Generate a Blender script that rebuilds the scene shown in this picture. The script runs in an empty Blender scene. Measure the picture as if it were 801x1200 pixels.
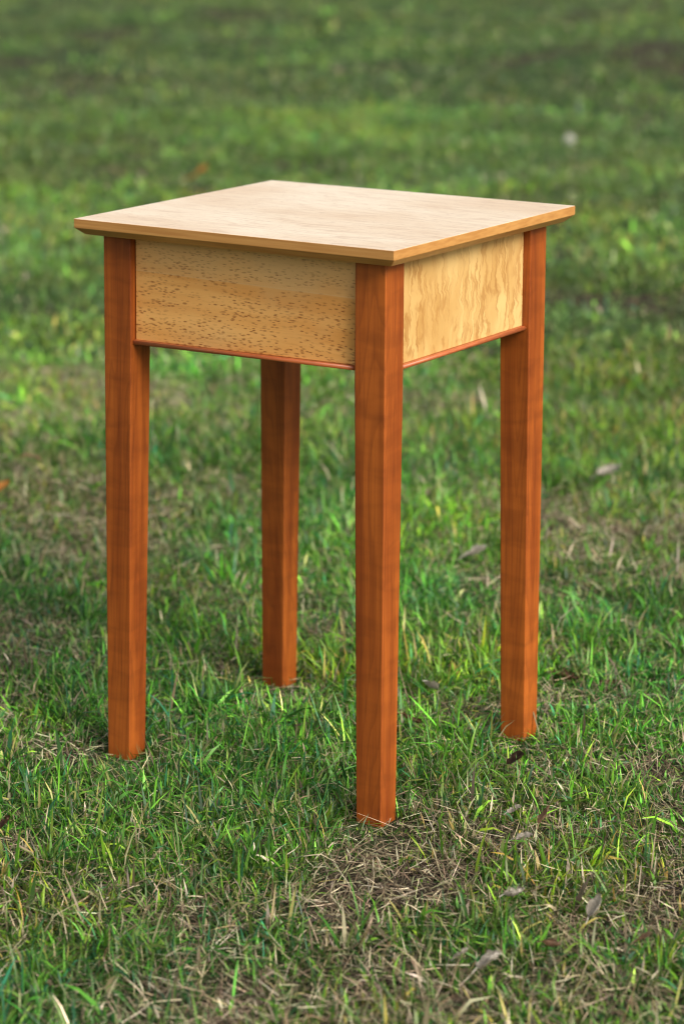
import bpy, bmesh, math
import numpy as np
from mathutils import Vector, Matrix

S = bpy.context.scene
COL = S.collection
PI = math.pi

# ------------------------------------------------------------------ camera
CX, CY, CZ = 1.67848, -2.64593, 1.1475
YAW, PITCH, ROLL, F = -0.67183, 0.16658, -0.0122, 2971.8      # F in pixels of an 801 x 1200 frame
SX, SY = -331.4, -276.6                                       # principal point offset, same pixels
fw = Vector((math.sin(YAW)*math.cos(PITCH), math.cos(YAW)*math.cos(PITCH), -math.sin(PITCH)))
rt = Vector((math.cos(YAW), -math.sin(YAW), 0)); up = rt.cross(fw)
r2 = rt*math.cos(ROLL) + up*math.sin(ROLL); u2 = -rt*math.sin(ROLL) + up*math.cos(ROLL)
cam = bpy.data.cameras.new('camera'); camo = bpy.data.objects.new('camera', cam); COL.objects.link(camo)
R = Matrix((r2, u2, -fw)).transposed()
camo.matrix_world = Matrix.Translation((CX, CY, CZ)) @ R.to_4x4()
cam.sensor_fit = 'VERTICAL'; cam.sensor_height = 36.0
cam.lens = 36.0*F/1200; cam.shift_x = -SX/1200; cam.shift_y = SY/1200
cam.clip_start = 0.05; cam.clip_end = 5000
cam.dof.use_dof = True; cam.dof.focus_distance = 3.0; cam.dof.aperture_fstop = 89.0/21.0
cam.dof.aperture_blades = 9
S.camera = camo

def ground_at(px, py, z=0.0):
    "point of the lawn seen at a pixel of the photograph"
    d = r2*((px-400.5-SX)/F) + u2*(-(py-600-SY)/F) + fw
    k = (z-CZ)/d.z
    return CX+d.x*k, CY+d.y*k

# ------------------------------------------------------------------ sky, sun, exposure
SUN_EL, SUN_AZ = math.radians(38), math.radians(-16)           # azimuth counted from +X towards +Y
w = bpy.data.worlds.new('World'); S.world = w; w.use_nodes = True
nt = w.node_tree; nt.nodes.clear()
sky = nt.nodes.new('ShaderNodeTexSky'); sky.sky_type = 'NISHITA'; sky.sun_disc = False
sky.sun_elevation = SUN_EL; sky.sun_rotation = PI/2 - SUN_AZ
sky.air_density = 1.0; sky.dust_density = 4.0; sky.ozone_density = 1.0
hs = nt.nodes.new('ShaderNodeHueSaturation'); hs.inputs['Saturation'].default_value = 0.35   # thin overcast
bg = nt.nodes.new('ShaderNodeBackground'); bg.inputs['Strength'].default_value = 0.078
ow = nt.nodes.new('ShaderNodeOutputWorld')
nt.links.new(sky.outputs[0], hs.inputs['Color']); nt.links.new(hs.outputs[0], bg.inputs[0]); nt.links.new(bg.outputs[0], ow.inputs[0])
sl = bpy.data.lights.new('sun', 'SUN'); sl.energy = 1.5; sl.angle = math.radians(30); sl.color = (1.0, 0.95, 0.88)
so = bpy.data.objects.new('sun', sl); COL.objects.link(so)
sd = Vector((math.cos(SUN_EL)*math.cos(SUN_AZ), math.cos(SUN_EL)*math.sin(SUN_AZ), math.sin(SUN_EL)))
so.rotation_euler = sd.to_track_quat('Z', 'Y').to_euler(); so.location = (4, -2, 4)
S.view_settings.view_transform = 'Standard'; S.view_settings.look = 'None'
S.view_settings.gamma = 1.0; S.view_settings.exposure = 1.2; S.view_settings.use_curve_mapping = False
S.render.engine = 'CYCLES'
S.cycles.use_denoising = True; S.cycles.pixel_filter_type = 'BLACKMAN_HARRIS'; S.cycles.filter_width = 1.1
S.cycles.max_bounces = 6; S.cycles.transparent_max_bounces = 4
S.cycles.use_adaptive_sampling = False

# ------------------------------------------------------------------ node helpers
class NB:
    def __init__(s, name):
        s.m = bpy.data.materials.new(name); s.m.use_nodes = True
        s.t = s.m.node_tree; s.t.nodes.clear()
        s.out = s.t.nodes.new('ShaderNodeOutputMaterial')
    def n(s, typ, **kw):
        nd = s.t.nodes.new(typ)
        for k, v in kw.items():
            if k.startswith('i_'):
                key = k[2:].replace('_', ' ')
                s.put(nd.inputs[int(key)] if key.isdigit() else nd.inputs[key], v)
            else: setattr(nd, k, v)
        return nd
    def put(s, sock, v):
        if isinstance(v, bpy.types.NodeSocket): s.t.links.new(v, sock)
        else:
            if isinstance(v, tuple) and len(v) == 3 and sock.type == 'RGBA': v = (*v, 1)
            sock.default_value = v
    def math(s, op, a, b=0.0, c=0.0, clamp=False):
        nd = s.t.nodes.new('ShaderNodeMath'); nd.operation = op; nd.use_clamp = clamp
        s.put(nd.inputs[0], a); s.put(nd.inputs[1], b); s.put(nd.inputs[2], c); return nd.outputs[0]
    def vmul(s, v, k):
        nd = s.t.nodes.new('ShaderNodeVectorMath'); nd.operation = 'MULTIPLY'
        s.put(nd.inputs[0], v); s.put(nd.inputs[1], k); return nd.outputs[0]
    def vadd(s, v, k):
        nd = s.t.nodes.new('ShaderNodeVectorMath'); nd.operation = 'ADD'
        s.put(nd.inputs[0], v); s.put(nd.inputs[1], k); return nd.outputs[0]
    def noise(s, v, scale=1.0, detail=3.0, rough=0.5, dist=0.0):
        nd = s.n('ShaderNodeTexNoise', i_Vector=v, i_Scale=scale, i_Detail=detail, i_Roughness=rough, i_Distortion=dist)
        return nd.outputs['Fac']
    def step(s, v, a, b):                                     # smooth 0..1 between a and b
        nd = s.n('ShaderNodeMapRange', interpolation_type='SMOOTHSTEP')
        s.put(nd.inputs[0], v); s.put(nd.inputs[1], a); s.put(nd.inputs[2], b); return nd.outputs[0]
    def mix(s, f, a, b, mode='MIX'):
        nd = s.n('ShaderNodeMix', data_type='RGBA', blend_type=mode)
        s.put(nd.inputs['Factor'], f); s.put(nd.inputs[6], a); s.put(nd.inputs[7], b); return nd.outputs[2]
    def bsdf(s, **kw):
        p = s.n('ShaderNodeBsdfPrincipled', **kw); return p
    def done(s, sh):
        s.t.links.new(sh, s.out.inputs[0]); return s.m

def coords(b):
    tc = b.n('ShaderNodeTexCoord').outputs['Object']
    oi = b.n('ShaderNodeObjectInfo').outputs['Random']
    off = b.n('ShaderNodeCombineXYZ', i_0=b.math('MULTIPLY', oi, 3.1), i_1=b.math('MULTIPLY', oi, 7.7), i_2=b.math('MULTIPLY', oi, 5.3)).outputs[0]
    return tc, b.vadd(tc, off)

def cherry(name, grain, dark, mid, light, rough=0.36):
    "reddish cherry wood; grain is the stretch of the coordinates (small along the grain)"
    b = NB(name); tc, v = coords(b)
    gx, gy, gz = grain
    ring = b.noise(b.vmul(v, (gx*13, gy*13, gz*13)), 1.0, 2.0, 0.45, 0.3)
    ph = b.math('FRACT', b.math('MULTIPLY', ring, 34.0))
    line = b.math('MULTIPLY', b.step(ph, 0.55, 0.95), b.step(b.math('SUBTRACT', 1.0, ph), 0.0, 0.06))
    fine = b.noise(b.vmul(v, (gx*360, gy*360, gz*110)), 1.0, 3.0, 0.65)
    broad = b.noise(b.vmul(v, (gx*45, gy*45, gz*45)), 1.0, 2.0, 0.5)
    curl = b.noise(b.vmul(v, tuple(16 if k > .5 else 48 for k in grain)), 1.0, 2.0, 0.5, 0.6)
    c = b.mix(b.step(broad, 0.3, 0.7), mid, light)
    c = b.mix(b.math('MULTIPLY', line, 0.24), c, dark)
    c = b.mix(b.math('MULTIPLY', b.step(fine, 0.48, 0.72), 0.30), c, dark)
    c = b.mix(b.math('MULTIPLY', b.step(curl, 0.36, 0.74), 0.30), c, dark)
    orr = b.n('ShaderNodeObjectInfo').outputs['Random']; k_ = b.math('ADD', 0.86, b.math('MULTIPLY', orr, 0.3))
    c = b.mix(1.0, c, b.n('ShaderNodeCombineColor', i_0=k_, i_1=k_, i_2=k_).outputs[0], 'MULTIPLY')
    bump = b.n('ShaderNodeBump', i_Strength=0.10, i_Distance=0.0006, i_Height=fine).outputs[0]
    p = b.bsdf(i_Base_Color=c, i_Roughness=b.math('ADD', rough, b.math('MULTIPLY', fine, 0.12)), i_Normal=bump)
    p.inputs['Coat Weight'].default_value = 0.06; p.inputs['Coat Roughness'].default_value = 0.3
    p.inputs['Specular IOR Level'].default_value = 0.35
    return b.done(p.outputs[0])

def maple_front():
    b = NB('birdseye_maple_dark_flecks'); tc, v = coords(b)
    sx = b.n('ShaderNodeSeparateXYZ', i_0=tc)
    warp = b.noise(b.vmul(v, (6, 6, 14)), 1.0, 2.0, 0.5)
    band = b.noise(b.vmul(v, (2.2, 2.2, 22)), 1.0, 3.0, 0.55, 0.5)
    fine = b.noise(b.vmul(v, (22, 22, 420)), 1.0, 3.0, 0.6)
    cloud = b.noise(b.vmul(v, (9, 9, 12)), 1.0, 3.0, 0.5)
    base = b.mix(b.step(band, 0.32, 0.68), (0.70, 0.305, 0.072), (0.86, 0.46, 0.145))
    base = b.mix(b.math('MULTIPLY', b.step(cloud, 0.45, 0.75), 0.45), base, (0.66, 0.42, 0.18))
    base = b.mix(b.math('MULTIPLY', b.step(fine, 0.52, 0.75), 0.25), base, (0.46, 0.20, 0.045))
    # two boards glued: the upper third is greyer
    seam = b.math('ADD', b.math('MULTIPLY', sx.outputs[0], -0.012), 0.6355)
    dz = b.math('SUBTRACT', sx.outputs[2], seam)
    base = b.mix(b.math('MULTIPLY', b.step(dz, -0.001, 0.001), 0.35), base, (0.74, 0.45, 0.19))
    sm = b.math('MULTIPLY', b.step(b.math('ABSOLUTE', dz), 0.0012, 0.0002), 0.25)
    base = b.mix(sm, base, (0.72, 0.50, 0.25))
    # birdseye flecks: elongated, clustered in rows
    fl = None
    for k, (sc, thr, lo, hi) in enumerate(((310, 0.50, 0.38, 0.52), (400, 0.50, 0.38, 0.52), (240, 0.42, 0.45, 0.56))):
        q = b.vmul(b.vadd(b.vadd(v, (k*1.7, 0, k*.9)), b.n('ShaderNodeCombineXYZ', i_2=b.math('MULTIPLY', warp, 0.012)).outputs[0]), (0.34, 0.34, 1.05))
        vo = b.n('ShaderNodeTexVoronoi', i_Vector=q, i_Scale=float(sc), i_Randomness=1.0)
        vo2 = b.n('ShaderNodeTexNoise', i_Vector=v, i_Scale=260.0, i_Detail=1.0)
        d = b.math('ADD', vo.outputs['Distance'], b.math('MULTIPLY', b.math('SUBTRACT', vo2.outputs['Fac'], 0.5), 0.22))
        cc = b.n('ShaderNodeSeparateColor', i_0=vo.outputs['Color']).outputs
        size = b.math('MULTIPLY', thr, b.math('ADD', 0.55, b.math('MULTIPLY', cc[1], 0.6)))
        dot = b.math('MULTIPLY', b.step(d, size, b.math('MULTIPLY', size, 0.1)), b.math('ADD', 0.5, b.math('MULTIPLY', cc[2], 0.5)))
        rows = b.step(b.noise(b.vmul(b.vadd(v, (k*3.0, 0, 0)), (9, 9, 62)), 1.0, 2.0, 0.6, 0.4), lo, hi)
        low = b.step(sx.outputs[2], 0.69, 0.60)             # fewer flecks near the top edge
        keep = b.math('GREATER_THAN', b.n('ShaderNodeSeparateColor', i_0=vo.outputs['Color']).outputs[0], 0.26)
        m = b.math('MULTIPLY', b.math('MULTIPLY', dot, rows), b.math('MULTIPLY', keep, b.math('ADD', 0.45, b.math('MULTIPLY', low, 0.55))))
        fl = m if fl is None else b.math('MAXIMUM', fl, m)
    c = b.mix(b.math('MULTIPLY', fl, 0.95), base, (0.235, 0.060, 0.011))
    bump = b.n('ShaderNodeBump', i_Strength=0.25, i_Distance=0.0006, i_Height=b.math('SUBTRACT', 1.0, fl)).outputs[0]
    p = b.bsdf(i_Base_Color=c, i_Roughness=0.42, i_Normal=bump)
    p.inputs['Specular IOR Level'].default_value = 0.35
    return b.done(p.outputs[0])

def maple_side():
    b = NB('curly_pale_maple'); tc, v = coords(b)
    w1 = b.noise(b.vmul(v, (22, 22, 55)), 1.0, 3.0, 0.55)
    q = b.vadd(v, b.n('ShaderNodeCombineXYZ', i_1=b.math('MULTIPLY', b.math('SUBTRACT', w1, 0.5), 0.026)).outputs[0])
    st = b.noise(b.vmul(q, (85, 85, 12)), 1.0, 2.0, 0.5, 0.3)
    st2 = b.noise(b.vmul(q, (210, 210, 42)), 1.0, 2.0, 0.5, 0.4)
    area = b.step(b.noise(b.vmul(v, (15, 15, 9)), 1.0, 2.0, 0.5), 0.40, 0.58)
    cloud = b.noise(b.vmul(v, (8, 8, 8)), 1.0, 3.0, 0.5)
    base = b.mix(b.step(cloud, 0.3, 0.7), (0.52, 0.295, 0.092), (0.68, 0.445, 0.17))
    ridge = b.math('MULTIPLY', b.step(b.math('ABSOLUTE', b.math('SUBTRACT', st, 0.5)), 0.075, 0.0), area)
    pip = b.math('MULTIPLY', b.step(st2, 0.62, 0.74), b.math('ADD', 0.25, b.math('MULTIPLY', area, 0.75)))
    c = b.mix(b.math('MULTIPLY', b.step(st, 0.42, 0.66), b.math('ADD', 0.12, b.math('MULTIPLY', area, 0.30))), base, (0.42, 0.20, 0.045))
    c = b.mix(b.math('MULTIPLY', ridge, 0.60), c, (0.33, 0.135, 0.028))
    c = b.mix(b.math('MULTIPLY', pip, 0.50), c, (0.32, 0.13, 0.03))
    lowz = b.step(b.n('ShaderNodeSeparateXYZ', i_0=tc).outputs[2], 0.655, 0.59)
    blot = b.step(b.noise(b.vmul(q, (70, 70, 34)), 1.0, 3.0, 0.6, 0.4), 0.53, 0.66)
    c = b.mix(b.math('MULTIPLY', blot, b.math('ADD', 0.12, b.math('MULTIPLY', lowz, 0.38))), c, (0.36, 0.155, 0.035))
    bump = b.n('ShaderNodeBump', i_Strength=0.5, i_Distance=0.0012, i_Height=b.math('SUBTRACT', st, b.math('MULTIPLY', pip, 0.4))).outputs[0]
    p = b.bsdf(i_Base_Color=c, i_Roughness=0.40, i_Normal=bump)
    p.inputs['Specular IOR Level'].default_value = 0.4
    return b.done(p.outputs[0])

def maple_top():
    b = NB('pale_figured_maple'); tc, v = coords(b)
    wv = b.noise(b.vmul(v, (7, 16, 10)), 1.0, 2.0, 0.5)
    q = b.vadd(v, b.n('ShaderNodeCombineXYZ', i_1=b.math('MULTIPLY', wv, 0.03)).outputs[0])
    st = b.noise(b.vmul(q, (20, 150, 95)), 1.0, 4.0, 0.62, 0.8)
    fine = b.noise(b.vmul(q, (30, 420, 420)), 1.0, 2.0, 0.6)
    cloud = b.noise(b.vmul(v, (5, 11, 5)), 1.0, 3.0, 0.5)
    pip = b.step(b.noise(b.vmul(q, (110, 260, 100)), 1.0, 2.0, 0.5), 0.58, 0.72)
    base = b.mix(b.step(cloud, 0.32, 0.68), (0.70, 0.52, 0.335), (0.80, 0.665, 0.48))
    c = b.mix(b.math('MULTIPLY', b.step(st, 0.46, 0.68), 0.55), base, (0.52, 0.33, 0.18))
    c = b.mix(b.math('MULTIPLY', b.step(fine, 0.5, 0.75), 0.22), c, (0.48, 0.30, 0.19))
    c = b.mix(b.math('MULTIPLY', pip, 0.45), c, (0.42, 0.25, 0.15))
    # end and edge grain is more golden than the planed face
    nz = b.n('ShaderNodeSeparateXYZ', i_0=b.n('ShaderNodeNewGeometry').outputs['Normal']).outputs[2]
    side = b.step(nz, 0.7, 0.3)
    eg = b.mix(b.step(b.noise(b.vmul(v, (9, 40, 240)), 1.0, 3.0, 0.55), 0.3, 0.7), (0.42, 0.185, 0.047), (0.53, 0.26, 0.075))
    c = b.mix(side, c, eg)
    bump = b.n('ShaderNodeBump', i_Strength=0.06, i_Distance=0.0005, i_Height=st).outputs[0]
    p = b.bsdf(i_Base_Color=c, i_Roughness=b.math('ADD', 0.33, b.math('MULTIPLY', fine, 0.1)), i_Normal=bump)
    p.inputs['Specular IOR Level'].default_value = 0.5
    p.inputs['Coat Weight'].default_value = 0.15; p.inputs['Coat Roughness'].default_value = 0.28
    return b.done(p.outputs[0])

M_LEG = cherry('cherry_wood', (1, 1, 0.06), (0.085, 0.015, 0.003), (0.225, 0.047, 0.007), (0.40, 0.100, 0.014))
M_BEADX = cherry('cherry_bead_long', (0.08, 1, 1), (0.22, 0.05, 0.015), (0.42, 0.11, 0.032), (0.54, 0.17, 0.06), 0.3)
M_BEADY = cherry('cherry_bead_cross', (1, 0.08, 1), (0.22, 0.05, 0.015), (0.42, 0.11, 0.032), (0.54, 0.17, 0.06), 0.3)
M_FRONT = maple_front(); M_SIDE = maple_side(); M_TOP = maple_top()

# ------------------------------------------------------------------ terrain
rng = np.random.default_rng(11)
_lat = np.random.default_rng(5).random((4, 256, 256))
def vnoise(x, y, sc, k=0):
    "smooth value noise in 0..1; sc is the size of one bump in metres"
    x = np.asarray(x, float)/sc + 57.3*k; y = np.asarray(y, float)/sc - 31.7*k
    xi = np.floor(x).astype(int); yi = np.floor(y).astype(int)
    fx = x-xi; fy = y-yi
    fx = fx*fx*(3-2*fx); fy = fy*fy*(3-2*fy)
    L = _lat[k % 4]; a, b_ = xi & 255, (xi+1) & 255; c, d = yi & 255, (yi+1) & 255
    return (L[a, c]*(1-fx)+L[b_, c]*fx)*(1-fy) + (L[a, d]*(1-fx)+L[b_, d]*fx)*fy
def sstep(x, a, b):
    t = np.clip((x-a)/(b-a), 0, 1); return t*t*(3-2*t)
def height(x, y):
    h = (vnoise(x, y, 0.16, 1)-.5)*0.014 + (vnoise(x, y, 0.45, 2)-.5)*0.026
    r = np.hypot(x, y)
    h = 0.008+h*(0.25+0.75*sstep(r, 0.4, 1.0))
    h = h + ((vnoise(x, y, 1.6, 3)-.5)*0.09 + (vnoise(x, y, 4.5, 0)-.5)*0.12)*sstep(r, 1.2, 5.0)*sstep(3000-r, 0, 1500)
    return h

# patches that show in the photograph: (pixel x, pixel y, radius in metres, + green / - dry)
PATCH = [(490, 1015, .10, -.75), (50, 560, .3, .5), (425, 1065, .09, -.5), (545, 835, .085, -.9), (725, 832, .08, -.5), (330, 1075, .09, -.25),
         (150, 1085, .09, -.3), (35, 765, .08, -.3), (480, 1190, .13, -.5), (250, 1195, .10, -.25), (770, 905, .09, -.5),
         (700, 500, .2, -.3), (60, 650, .1, -.15), (90, 1040, .06, -.6), (690, 1195, .09, -.4), (20, 1000, .06, -.6), (30, 575, .05, -.3),
         (280, 905, .14, .6), (570, 1110, .07, .5), (300, 1040, .06, .45), (60, 1120, .08, .35), (380, 1130, .06, .4), (700, 1140, .08, .4), (690, 960, .10, .6), (160, 770, .14, .4), (730, 735, .17, .5), (560, 935, .09, .6),
         (600, 1055, .09, .6), (740, 540, .25, .6), (230, 700, .2, .3), (100, 930, .10, .3), (400, 930, .1, .4), (300, 860, .1, .4)]
PW = [(*ground_at(a, b), r, s) for a, b, r, s in PATCH]
def lush(x, y):
    "0 = dry thatch, 1 = thick green grass"
    g = 0.76 + (vnoise(x, y, 0.30, 0)-.5)*0.70 + (vnoise(x, y, 0.10, 1)-.5)*0.85 + (vnoise(x, y, 1.1, 2)-.5)*0.60
    for px, py, r, s in PW:
        g = g + .72*s*np.exp(-((x-px)**2+(y-py)**2)/(2*(r*.62)**2))
    return np.clip(g, 0, 1)

FEET = [(0.2016, -0.1927), (-0.185, -0.1927), (0.2016, 0.175), (-0.185, 0.175)]

def ground_material():
    b = NB('lawn_soil_and_thatch'); tc = b.n('ShaderNodeTexCoord').outputs['Object']
    at = b.n('ShaderNodeAttribute', attribute_name='lush').outputs['Fac']
    n1 = b.noise(tc, 38.0, 5.0, 0.65); n2 = b.noise(tc, 240.0, 3.0, 0.6); n3 = b.noise(tc, 2.3, 4.0, 0.6)
    soil = b.mix(b.step(n1, 0.35, 0.65), (0.010, 0.007, 0.005), (0.045, 0.033, 0.021))
    soil = b.mix(b.math('MULTIPLY', b.step(n2, 0.55, 0.72), 0.7), soil, (0.25, 0.19, 0.11))
    moss = b.mix(b.step(b.noise(tc, 14.0, 4.0, 0.6), 0.35, 0.65), (0.012, 0.036, 0.008), (0.038, 0.090, 0.017))
    moss = b.mix(b.math('MULTIPLY', b.step(n3, 0.5, 0.7), 0.4), moss, (0.12, 0.12, 0.045))
    c = b.mix(b.math('MULTIPLY', b.step(b.math('ADD', at, b.math('MULTIPLY', b.math('SUBTRACT', n1, 0.5), 0.8)), 0.25, 0.75), 0.8), soil, moss)
    bump = b.n('ShaderNodeBump', i_Strength=0.8, i_Distance=0.006, i_Height=b.math('ADD', n1, b.math('MULTIPLY', n2, 0.5))).outputs[0]
    p = b.bsdf(i_Base_Color=c, i_Roughness=0.95, i_Normal=bump)
    p.inputs['Specular IOR Level'].default_value = 0.15
    return b.done(p.outputs[0])

def axis(c, near, step, far):
    a = list(np.arange(-near, near+1e-6, step)); s = step; v = a[-1]
    while v < far:
        s *= 1.09; v += s; a = [-v]+a+[v]
    return np.array(a)+c
gx = axis(-0.8, 3.6, 0.05, 2500); gy = axis(1.0, 3.9, 0.05, 2500)
X, Y = np.meshgrid(gx, gy, indexing='ij'); Z = height(X, Y)
nx, ny = X.shape
idx = np.arange(nx*ny).reshape(nx, ny)
quads = np.stack([idx[:-1, :-1], idx[1:, :-1], idx[1:, 1:], idx[:-1, 1:]], -1).reshape(-1, 4)

def mesh_np(name, verts, faces_flat, sizes, mat):
    me = bpy.data.meshes.new(name)
    me.vertices.add(len(verts)); me.vertices.foreach_set('co', np.ascontiguousarray(verts, np.float32).ravel())
    me.loops.add(len(faces_flat)); me.loops.foreach_set('vertex_index', np.ascontiguousarray(faces_flat, np.int32))
    me.polygons.add(len(sizes))
    st = np.concatenate([[0], np.cumsum(sizes)[:-1]]).astype(np.int32)
    me.polygons.foreach_set('loop_start', st)
    me.polygons.foreach_set('use_smooth', np.ones(len(sizes), bool))
    me.update(calc_edges=True); me.materials.append(mat)
    return me
gm = mesh_np('lawn_ground', np.stack([X, Y, Z], -1).reshape(-1, 3), quads.ravel(), np.full(len(quads), 4), ground_material())
at = gm.attributes.new('lush', 'FLOAT', 'POINT'); at.data.foreach_set('value', lush(X, Y).ravel().astype(np.float32))
go = bpy.data.objects.new('lawn_ground', gm); COL.objects.link(go); go['kind'] = 'structure'
go['label'] = 'lawn ground of dark soil and thatch under the grass'

# ------------------------------------------------------------------ grass
def blade_material(name, trans, rough):
    b = NB(name)
    c = b.n('ShaderNodeAttribute', attribute_name='tint').outputs['Color']
    p = b.bsdf(i_Base_Color=c, i_Roughness=rough); p.inputs['Specular IOR Level'].default_value = 0.35
    if trans:
        t = b.n('ShaderNodeBsdfTranslucent', i_Color=b.mix(0.35, c, (0.14, 0.40, 0.03)))
        mx = b.n('ShaderNodeMixShader', i_0=trans); b.t.links.new(p.outputs[0], mx.inputs[1]); b.t.links.new(t.outputs[0], mx.inputs[2])
        return b.done(mx.outputs[0])
    return b.done(p.outputs[0])

def ribbons(x, y, z, L, az, th0, kb, wd, col, tipcol, nseg, basecol=None):
    "curved, tapering ribbons: th0 lean from vertical at the root, kb added lean by the tip"
    n = len(x); s = np.linspace(0, 1, nseg+1)
    P = np.zeros((n, nseg+1, 3)); P[:, 0] = np.stack([x, y, z], 1)
    ca, sa = np.cos(az), np.sin(az)
    for k in range(nseg):
        th = th0 + kb*(s[k]+s[k+1])/2
        h = np.sin(th)*L/nseg; v = np.cos(th)*L/nseg
        P[:, k+1, 0] = P[:, k, 0]+h*ca; P[:, k+1, 1] = P[:, k, 1]+h*sa; P[:, k+1, 2] = P[:, k, 2]+v
    tw = rng.normal(0, .5, n)
    wx, wy, wz = -sa*np.cos(tw), ca*np.cos(tw), np.sin(tw)
    W = np.stack([wx, wy, wz], 1)
    V = []; C = []
    prof = np.interp(s, [0, .25, .6, 1], [.7, 1, .8, 0])
    for k in range(nseg):
        d = W*(wd*prof[k]*.5)[:, None]
        V += [P[:, k]-d, P[:, k]+d]
        c = col + (tipcol-col)*s[k]
        if basecol is not None and k == 0: c = basecol
        C += [c, c]
    V.append(P[:, nseg]); C.append(tipcol)
    V = np.stack(V, 1); C = np.stack(C, 1); nv = 2*nseg+1
    fl = []
    sz = []
    for k in range(nseg-1):
        fl += [2*k, 2*k+1, 2*k+3, 2*k+2]; sz.append(4)
    fl += [2*nseg-2, 2*nseg-1, 2*nseg]; sz.append(3)
    base = (np.arange(n)*nv)[:, None]
    return V.reshape(-1, 3), C.reshape(-1, 3), (base+np.array(fl)[None]).ravel(), np.tile(sz, n)

def build(name, parts, mat, label):
    vo = 0; V = []; C = []; Fl = []; Sz = []
    for v, c, f, s in parts:
        V.append(v); C.append(c); Fl.append(f+vo); Sz.append(s); vo += len(v)
    V = np.concatenate(V); C = np.concatenate(C); Fl = np.concatenate(Fl); Sz = np.concatenate(Sz)
    me = mesh_np(name, V, Fl, Sz, mat)
    a = me.attributes.new('tint', 'FLOAT_COLOR', 'POINT')
    a.data.foreach_set('color', np.concatenate([C, np.ones((len(C), 1))], 1).astype(np.float32).ravel())
    o = bpy.data.objects.new(name, me); COL.objects.link(o)
    o['kind'] = 'stuff'; o['label'] = label
    return len(Fl) - 2*len(Sz)

def fan(n, d0, d1, a0, a1):
    "points spread evenly over a ring sector of the lawn seen from the camera's foot"
    d = np.sqrt(rng.uniform(d0*d0, d1*d1, n)); a = YAW + rng.uniform(a0, a1, n)
    return CX+d*np.sin(a), CY+d*np.cos(a)

def pick(cols, n, p):
    k = rng.choice(len(cols), n, p=p); c = np.array(cols)[k]
    return c*np.exp(rng.normal(.12, .34, (n, 1)))*np.exp(rng.normal(0, .05, (n, 3)))

GREEN = [(.052, .180, .014), (.022, .088, .012), (.100, .262, .018), (.17, .30, .025), (.022, .120, .040), (.26, .25, .07)]
GP = [.31, .22, .22, .09, .10, .06]
STRAW = [(.32, .255, .155), (.48, .40, .27), (.17, .12, .07), (.075, .05, .03), (.26, .25, .13)]
SP = [.22, .15, .23, .29, .11]

def trodden(x, y):
    "grass is short right round the table's feet"
    m = np.ones(len(x))
    vx, vy = CX, CY; L = math.hypot(vx, vy); vx /= L; vy /= L
    for fx, fy in FEET:
        dx, dy = x-fx, y-fy
        al = dx*vx+dy*vy; ac = -dx*vy+dy*vx
        inside = sstep(-al, .02, .06)
        q = np.hypot(np.where(al > 0, al/.11, al/.03), ac/.045)
        m = np.minimum(m, .52+.48*sstep(q, .7, 1.3))
    return m

def outside_feet(x, y):
    k = np.ones(len(x), bool)
    for (ax, ay) in ((.1846, -.1927), (-.2016, -.1927), (.1846, .1747), (-.2016, .1747)):
        pass
    for sx in (-1, 1):
        for sy in (-1, 1):
            k &= ~((x*sx > .163) & (x*sx < .2035) & (y*sy > .155) & (y*sy < .1945))
    return k

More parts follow.
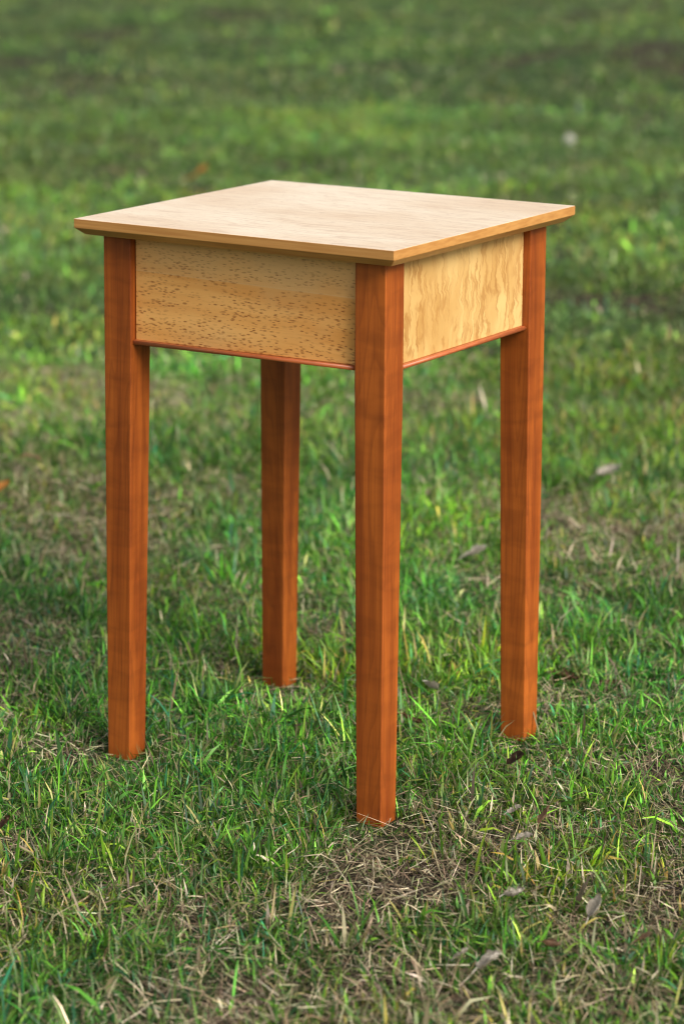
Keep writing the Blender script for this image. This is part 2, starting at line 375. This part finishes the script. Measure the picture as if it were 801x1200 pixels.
A0, A1 = -0.045, 0.265          # the frame, as angles from the camera's heading
def sward(n, d0, d1, a0, a1, nseg, wmul, lmul, tuft, nper=14, mute=0.0):
    if tuft:
        m = max(1, int(n*tuft/nper)); tx, ty = fan(m, d0, d1, a0, a1)
        g = lush(tx, ty); keep = rng.random(m) < .10+.95*g**1.3
        tx, ty = tx[keep], ty[keep]; m = len(tx)
        sz = rng.lognormal(0, .35, m)
        rep = rng.poisson(nper*sz); 
        ti = np.repeat(np.arange(m), rep); k = len(ti)
        rr = np.abs(rng.normal(0, .012, k))*np.sqrt(sz[ti])*math.sqrt(wmul); aa = rng.uniform(0, 2*PI, k)
        x1 = tx[ti]+rr*np.cos(aa); y1 = ty[ti]+rr*np.sin(aa)
        tl = (rng.lognormal(0, .26, m))[ti]; bw1 = np.where(rng.random(m) < .14, 1.7, 1.0)[ti]
        az1 = aa+rng.normal(0, .7, k); cl1 = rng.normal(0, .38, m)[ti]
        hue1 = rng.integers(0, 6, m)[ti]
    else:
        x1 = y1 = tl = az1 = cl1 = bw1 = np.zeros(0); hue1 = np.zeros(0, int)
    k2 = int(n*(1-(tuft or 0)))
    x2, y2 = fan(k2, d0, d1, a0, a1); keep = rng.random(k2) < .12+.9*lush(x2, y2)
    x2, y2 = x2[keep], y2[keep]; k2 = len(x2)
    x = np.concatenate([x1, x2]); y = np.concatenate([y1, y2])
    tl = np.concatenate([tl, np.ones(k2)]); az = np.concatenate([az1, rng.uniform(0, 2*PI, k2)])
    cl = np.concatenate([cl1, rng.normal(0, .22, k2)])
    bw = np.concatenate([bw1, np.ones(k2)])
    ok = outside_feet(x, y); x, y, tl, az, cl, bw = x[ok], y[ok], tl[ok], az[ok], cl[ok], bw[ok]
    n = len(x); g = lush(x, y); tr = trodden(x, y)
    L = rng.lognormal(math.log(.0210), .42, n)*tl*(.60+.50*g)*lmul*tr*(.75+.5*vnoise(x, y, .5, 1))
    L = np.clip(L, .006, .075)
    th0 = np.abs(rng.normal(.48, .40, n)); kb = np.abs(rng.normal(.85, .7, n))
    wd = np.clip(rng.lognormal(math.log(.0026), .28, n), .001, .0042)*bw*wmul*np.clip(tr+.25, .4, 1)
    c = pick(GREEN, n, GP)*np.exp(cl)[:, None]
    c = c*(.52+.62*sstep(vnoise(x, y, .7, 2), .2, .8)*(.4+1.2*vnoise(x, y, .22, 0))+.25)[:, None]
    yel = sstep(vnoise(x, y, .55, 1), .45, .8)[:, None]; c = c*(1+yel*np.array([.40, .02, .15]))
    blue = (vnoise(x, y, .22, 3)-.5)[:, None]
    c = c*(1+blue*np.array([-.6, -.1, .9]))
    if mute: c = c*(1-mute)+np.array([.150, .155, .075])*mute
    dry = rng.random(n)*(1 if not mute else 3.5) < .06+.20*(1-g)
    c[dry] = pick(STRAW, int(dry.sum()), SP)
    tip = c*1.12; tt = rng.random(n) < .12
    tip[tt] = tip[tt]*.5+np.array([.34, .30, .12])*.5
    bs = c*.7+np.array([.16, .17, .07])*.3
    return ribbons(x, y, height(x, y)-.002, L, az, th0, kb, wd, c, tip, nseg, bs)

def litter(n, d0, d1, a0, a1, nseg, wmul, lmul=1.0):
    x, y = fan(n, d0, d1, a0, a1); g = lush(x, y)
    keep = (rng.random(n) < .24+.62*(1-g)**1.3) & outside_feet(x, y); x, y, g = x[keep], y[keep], g[keep]; n = len(x)
    L = rng.lognormal(math.log(.023), .45, n)*lmul; L = np.clip(L, .008, .06)
    tr = trodden(x, y)
    up = rng.random(n) < .36
    th0 = np.where(up, rng.uniform(.6, 1.2, n), rng.uniform(1.25, 1.62, n)); kb = rng.normal(.1, .35, n)
    th0 = np.where(tr < .8, np.maximum(th0, 1.35), th0); kb = np.where(tr < .8, np.abs(kb)*.4, kb)
    z = height(x, y)+rng.uniform(0, .014, n)*np.where(up, .2, 1)*tr
    c = pick(STRAW, n, SP)
    return ribbons(x, y, z, L, rng.uniform(0, 2*PI, n), th0, kb, np.clip(rng.lognormal(math.log(.0012), .28, n), .0006, .0021)*wmul, c, c*1.05, nseg)

tris = 0
MG = blade_material('grass_blades', 0.24, 0.42); MS = blade_material('dry_straw', 0.12, 0.7)
tris += build('lawn_grass', [
    sward(125000, 1.9, 5.6, A0, A1, 3, 1.0, 1.12, .85), sward(340000, 1.9, 5.6, A0, A1, 2, .85, .78, .6),
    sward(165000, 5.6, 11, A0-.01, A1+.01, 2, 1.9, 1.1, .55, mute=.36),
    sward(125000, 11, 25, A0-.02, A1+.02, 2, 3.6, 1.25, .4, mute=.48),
    sward(45000, 1.3, 6, A0-.38, A0, 2, 1.9, 1.0, .5), sward(45000, 1.3, 6, A1, A1+.38, 2, 1.9, 1.0, .5),
    sward(38000, 6, 25, A0-.3, A0-.01, 2, 4.5, 1.2, 0), sward(38000, 6, 25, A1+.01, A1+.3, 2, 4.5, 1.2, 0)],
    MG, 'short green lawn grass in uneven tufts around and beyond the table')
tris += build('dry_straw', [
    litter(215000, 1.9, 5.6, A0, A1, 2, .88), litter(20000, 5.6, 13, A0, A1, 2, 2.0),
    litter(14000, 1.3, 6, A0-.38, A0, 2, 1.6), litter(14000, 1.3, 6, A1, A1+.38, 2, 1.6)],
    MS, 'dry straw and dead grass lying between the green tufts')
print('grass triangles', tris)

# ------------------------------------------------------------------ the table
H, TW, TD = 0.70, 0.4032, 0.3855           # height, width and depth over the legs
OV, TE, TC, TI = 0.0257, 0.0113, 0.0088, 0.0100   # overhang, edge, chamfer height and inset
LW, LB = 0.0410, 0.0338                    # leg width at top and foot
AH = 0.1290                                # apron height to the middle of the bead
XL, YL = TW/2, TD/2; ZT = H-TE-TC; ZA = ZT-AH

def finish(bm, name, mat, parent, bevel=0.0, seg=2, smooth=False):
    bmesh.ops.recalc_face_normals(bm, faces=bm.faces)
    if bevel:
        bmesh.ops.bevel(bm, geom=[e for e in bm.edges if e.is_manifold and e.calc_face_angle(0) > .35], offset=bevel, segments=seg, profile=.5, affect='EDGES')
    me = bpy.data.meshes.new(name); bm.to_mesh(me); bm.free(); me.materials.append(mat)
    if smooth:
        for p in me.polygons: p.use_smooth = True
    o = bpy.data.objects.new(name, me); COL.objects.link(o); o.parent = parent
    return o
def loft(bm, rings):
    R_ = [[bm.verts.new(p) for p in r] for r in rings]
    n = len(R_[0])
    for a, b_ in zip(R_, R_[1:]):
        for i in range(n): bm.faces.new((a[i], a[(i+1) % n], b_[(i+1) % n], b_[i]))
    bm.faces.new(list(reversed(R_[0]))); bm.faces.new(R_[-1])
def rect(x0, x1, y0, y1, z): return [(x0, y0, z), (x1, y0, z), (x1, y1, z), (x0, y1, z)]

table = bpy.data.objects.new('side_table', None); COL.objects.link(table)
table['label'] = 'small wooden side table with pale maple top and four reddish tapered legs'
table['category'] = 'side table'

bm = bmesh.new(); hx, hy = XL+OV, YL+OV
loft(bm, [rect(-hx+TI, hx-TI, -hy+TI, hy-TI, ZT), rect(-hx, hx, -hy, hy, H-TE), rect(-hx, hx, -hy, hy, H)])
top = finish(bm, 'tabletop', M_TOP, table, .0007, 2)
top['label'] = 'square pale figured maple top with undercut edge'

for sx, sy in ((1, -1), (-1, -1), (1, 1), (-1, 1)):
    bm = bmesh.new()
    def sq(wid, z):
        xs = sorted((sx*XL, sx*(XL-wid))); ys = sorted((sy*YL, sy*(YL-wid)))
        ox, oy = sx*(XL-LW/2), sy*(YL-LW/2)
        return [(x-ox, y-oy, zz) for x, y, zz in rect(xs[0], xs[1], ys[0], ys[1], z)]
    loft(bm, [sq(LB, -.012), sq(LW, ZA-.004), sq(LW, ZT-.0005)])
    leg = finish(bm, 'leg', M_LEG, table, .0013, 2)
    leg.location = (sx*(XL-LW/2), sy*(YL-LW/2), 0)

REC, BH = 0.0095, 0.0058                   # apron set back from the leg faces; bead height
# (the front apron hangs a little low at its left end)
def apron(p0, p1, inward, mat, label, dz0=0.0, dz1=0.0):
    "board between two legs from p0 to p1 along its outer face"
    p0, p1, q = Vector(p0), Vector(p1), Vector(inward)
    bm = bmesh.new(); t = .018; e = (p1-p0).normalized()*.0013
    a, b_ = p0+e, p1-e
    z0, z1 = ZA+BH/2+dz0, ZA+BH/2+dz1
    lo = [(*a, z0), (*b_, z1), (*(b_+q*t), z1), (*(a+q*t), z0)]
    hi = [(x, y, ZT-.0008) for x, y, z in lo]
    loft(bm, [lo, hi])
    o = finish(bm, 'apron', mat, table, .0004, 1); o['label'] = label
def bead(p0, p1, inward, mat, dz0=0.0, dz1=0.0):
    p0, p1, q = Vector(p0), Vector(p1), Vector(inward)
    e = (p1-p0).normalized()*.0004; prof = []
    r = BH/2-.0001
    for k in range(9):
        a_ = -PI/2+PI*k/8; prof.append((-.0042-math.cos(a_)*r+.0015, math.sin(a_)*r))
    prof += [(.0175, r), (.0175, -r)]
    bm = bmesh.new()
    ra = [(*(p0+e+q*d), ZA+dz0+h) for d, h in prof]; rb = [(*(p1-e+q*d), ZA+dz1+h) for d, h in prof]
    loft(bm, [ra, rb])
    o = finish(bm, 'bead_moulding', mat, table)
    for p in o.data.polygons: p.use_smooth = abs(p.normal.z) < .97 and len(p.vertices) == 4
xi, yi = XL-LW, YL-LW
AP = [((-xi, -YL+REC), (xi, -YL+REC), (0, 1), M_FRONT, 'tan maple apron speckled with small dark birdseye flecks', M_BEADX, -.0035, .0015),
      ((XL-REC, -yi), (XL-REC, yi), (-1, 0), M_SIDE, 'pale yellow maple apron with wavy vertical figure', M_BEADY, 0, 0),
      ((xi, YL-REC), (-xi, YL-REC), (0, -1), M_FRONT, 'maple apron at the far side of the table', M_BEADX, 0, 0),
      ((-XL+REC, yi), (-XL+REC, -yi), (1, 0), M_SIDE, 'maple apron at the left side of the table', M_BEADY, 0, 0)]
for p0, p1, q, mt, lb, mb, d0, d1 in AP:
    apron(p0, p1, q, mt, lb, d0, d1); bead(p0, p1, q, mb, d0, d1)

# ------------------------------------------------------------------ fallen leaves
def leaf_material(name, ca, cb, spot):
    b = NB(name); tc, v = coords(b)
    n = b.noise(v, 90.0, 4.0, 0.6); n2 = b.noise(v, 420.0, 3.0, 0.6)
    sx = b.n('ShaderNodeSeparateXYZ', i_0=tc)
    vein = b.step(b.math('ABSOLUTE', sx.outputs[1]), 0.0012, 0.0003)
    sv = b.math('SUBTRACT', sx.outputs[0], b.math('MULTIPLY', b.math('ABSOLUTE', sx.outputs[1]), 0.9))
    side = b.step(b.math('PINGPONG', sv, 0.0035), 0.0006, 0.0)
    c = b.mix(b.step(n, 0.35, 0.65), ca, cb)
    c = b.mix(b.math('MULTIPLY', b.step(n2, 0.55, 0.75), 0.6), c, spot)
    c = b.mix(b.math('MULTIPLY', b.math('MAXIMUM', vein, b.math('MULTIPLY', side, .5)), 0.45), c, cb)
    p = b.bsdf(i_Base_Color=c, i_Roughness=0.6, i_Normal=b.n('ShaderNodeBump', i_Strength=.5, i_Distance=.001, i_Height=n2).outputs[0])
    t = b.n('ShaderNodeBsdfTranslucent', i_Color=c); mx = b.n('ShaderNodeMixShader', i_0=.2)
    b.t.links.new(p.outputs[0], mx.inputs[1]); b.t.links.new(t.outputs[0], mx.inputs[2])
    return b.done(mx.outputs[0])
LM = {'brown': leaf_material('leaf_brown', (.10, .045, .02), (.17, .085, .04), (.05, .025, .012)),
      'dark': leaf_material('leaf_dark_brown', (.045, .022, .012), (.09, .045, .025), (.02, .012, .008)),
      'tan': leaf_material('leaf_tan', (.33, .19, .11), (.42, .27, .17), (.2, .10, .05)),
      'grey': leaf_material('leaf_pale_grey', (.50, .44, .36), (.66, .60, .51), (.32, .24, .16)),
      'orange': leaf_material('leaf_orange', (.50, .20, .03), (.60, .30, .07), (.4, .12, .02))}

def leaf(px, py, L, W, kind, label, az, tilt=.2, curl=1.0, cup=.5, lobes=0.0, lift=.018, seed=0):
    r = np.random.default_rng(seed+1)
    L, W = L*.82, W*.95
    nu, nv = 12, 6; bm = bmesh.new(); rows = []
    k1, k2 = r.uniform(0, 6, 2)
    for i in range(nu+1):
        u = i/nu; ww = W*.5*(math.sin(PI*min(1, u*.97+.015))**.55)*(1.08-.25*u)
        ww *= 1+lobes*math.cos(u*PI*5+k1)+r.normal(0, .07)
        row = []
        for j in range(-nv//2, nv//2+1):
            s = j/(nv/2); a = curl*(u-.5)
            x = L/curl*math.sin(a) if abs(curl) > .05 else L*(u-.5)
            zc = L/abs(curl)*(1-math.cos(a))*(1 if curl > 0 else -1) if abs(curl) > .05 else 0
            yy = ww*s*math.cos(cup*abs(s)*.8); z = zc+ww*abs(s)*math.sin(cup*abs(s)*.8)
            z += .05*W*math.sin(7*u+k2+3*s)*abs(s) + W*r.normal(0, .035)
            row.append(bm.verts.new((x, yy, z)))
        rows.append(row)
    for a_, b_ in zip(rows, rows[1:]):
        for j in range(nv): bm.faces.new((a_[j], a_[j+1], b_[j+1], b_[j]))
    me = bpy.data.meshes.new('fallen_leaf'); bmesh.ops.solidify(bm, geom=bm.faces[:], thickness=.0005)
    bmesh.ops.recalc_face_normals(bm, faces=bm.faces)
    bm.to_mesh(me); bm.free(); me.materials.append(LM[kind])
    for p in me.polygons: p.use_smooth = True
    x, y = ground_at(px, py, lift*.7); z = float(height(np.array([x]), np.array([y]))[0])
    o = bpy.data.objects.new('fallen_leaf', me); COL.objects.link(o)
    o.location = (x, y, z+lift+(.007 if py > 900 else -.001)); o.rotation_euler = (r.uniform(-.3, .3), tilt, az)
    o['label'] = label; o['category'] = 'leaf'
    # stalk
    b2 = bmesh.new(); pts = [Vector((-L*.5*math.cos(curl*.4), 0, L*.5*math.sin(abs(curl)*.3)*(1 if curl > 0 else -1))) + Vector((-L*.3*t, L*.05*t*t, -.1*L*t)) for t in (0, .35, .7, 1)]
    rings = [[(p.x, p.y+.0007*math.cos(q), p.z+.0007*math.sin(q)) for q in (0, 2.1, 4.2)] for p in pts]
    loft(b2, rings); finish(b2, 'stalk', LM[kind], o)
    return o
V = -YAW
leaf(3, 583, .045, .032, 'orange', 'bright orange fallen leaf at the left edge of the lawn', 1.2, -.5, .7, .5, .1, .03, 1)
leaf(662, 803, .046, .034, 'brown', 'brown curled leaf just right of the far right table leg', .3, .1, .9, .6, .12, .012, 2)
leaf(718, 804, .050, .026, 'brown', 'reddish brown leaf rolled lengthwise, in a dry patch right of the table', .65, .05, -.7, -.9, .1, .012, 3)
leaf(481, 856, .036, .026, 'brown', 'small brown leaf between the nearest leg and the far right leg', .9, .5, 1.0, .5, 0, .02, 4)
leaf(505, 816, .034, .024, 'grey', 'small pale leaf edge in the straw nest between the right hand legs', 1.4, .6, 1.1, .6, .1, .02, 5)
leaf(604, 910, .030, .026, 'dark', 'dark brown leaf in the grass below the far right leg', .5, -.6, .6, .5, 0, .02, 6)
leaf(602, 968, .022, .016, 'grey', 'small grey leaf scrap lying in green grass right of the nearest leg', .5, -.5, .5, .3, .1, .022, 7)
leaf(698, 1088, .034, .022, 'grey', 'upright pale grey and brown leaf near the lower right corner', 1.0, -1.0, .8, .7, 0, .028, 8)
leaf(753, 1124, .026, .018, 'tan', 'small tan oval leaf nearest the lower right corner', .3, -.6, .4, .3, 0, .022, 9)
leaf(603, 1072, .030, .022, 'grey', 'crumpled pale leaf between two green tufts in the foreground', .6, -.3, 1.3, .9, .15, .02, 10)
leaf(573, 1150, .034, .030, 'grey', 'broad pale grey leaf largest at the bottom of the foreground', .9, -.5, .5, .5, .1, .022, 11)
leaf(541, 1140, .024, .018, 'grey', 'small pale leaf scrap beside the broad grey foreground leaf', .2, -.7, .7, .6, .15, .02, 12)
leaf(645, 1132, .030, .018, 'tan', 'tan leaf half hidden in grass below the upright grey leaf', -.2, -.2, 1.0, .8, 0, .018, 13)
leaf(5, 988, .030, .024, 'brown', 'red brown leaf cut by the left edge of the photograph', .9, -.7, .5, .4, 0, .026, 14)
leaf(714, 563, .060, .040, 'grey', 'pale grey leaf on the lawn behind and right of the table', .7, -.4, .9, .6, .1, .035, 15)
leaf(558, 663, .050, .035, 'grey', 'pale leaf on the lawn seen between the two right hand legs', .7, -.4, .9, .6, .1, .03, 16)
leaf(36, 550, .055, .030, 'tan', 'tan arched leaf above the orange leaf at the left', .5, .1, -1.4, .3, 0, .04, 17)
leaf(232, 213, .11, .07, 'orange', 'blurred orange leaf on the far lawn left of the tabletop', .7, -.6, .7, .4, 0, .06, 18)
leaf(377, 42, .16, .10, 'dark', 'blurred dark brown leaf on the distant lawn at the top', .7, -.7, .6, .4, 0, .09, 19)
leaf(638, 975, .030, .018, 'tan', 'narrow tan leaf standing in grass right of the nearest leg', .9, -1.0, .5, .5, 0, .024, 20)
leaf(612, 1000, .030, .022, 'grey', 'flat pale leaf in grass below the grey leaf scrap', .4, -.35, .5, .4, .1, .018, 21)

# a white clover head, out of focus on the far lawn
x, y = ground_at(666, 180, .05); z = float(height(np.array([x]), np.array([y]))[0])
cl = bpy.data.objects.new('white_clover', None); COL.objects.link(cl); cl.location = (x, y, z)
cl['label'] = 'white clover flower blurred on the far lawn above the right of the tabletop'; cl['category'] = 'flower'
b = NB('clover_petals'); MP = b.done(b.bsdf(i_Base_Color=b.mix(b.noise(b.n('ShaderNodeTexCoord').outputs['Object'], 60.0), (.62, .60, .50), (.8, .8, .74)), i_Roughness=.6).outputs[0])
b = NB('clover_stem'); MT = b.done(b.bsdf(i_Base_Color=b.mix(b.noise(b.n('ShaderNodeTexCoord').outputs['Object'], 60.0), (.06, .15, .03), (.10, .2, .05)), i_Roughness=.6).outputs[0])
bm = bmesh.new(); rr = np.random.default_rng(3)
for k in range(60):
    u = rr.uniform(-.5, 1); a = rr.uniform(0, 2*PI); q = math.sqrt(1-u*u)
    d = Vector((q*math.cos(a), q*math.sin(a), u)); s = d.cross(Vector((0, 0, 1))).normalized()*.0045
    c0 = Vector((0, 0, .085)); vv = [bm.verts.new(c0+d*.006-s), bm.verts.new(c0+d*.006+s), bm.verts.new(c0+d*.026+s*.7+Vector((0, 0, .004))), bm.verts.new(c0+d*.026-s*.7+Vector((0, 0, .004)))]
    bm.faces.new(vv)
finish(bm, 'flower_head', MP, cl)
bm = bmesh.new(); loft(bm, [[(.0015*math.cos(q)+.006*math.sin(t*2), .0015*math.sin(q), t*.088) for q in (0, 1.57, 3.14, 4.71)] for t in (0, .33, .66, 1)])
finish(bm, 'stem', MT, cl)
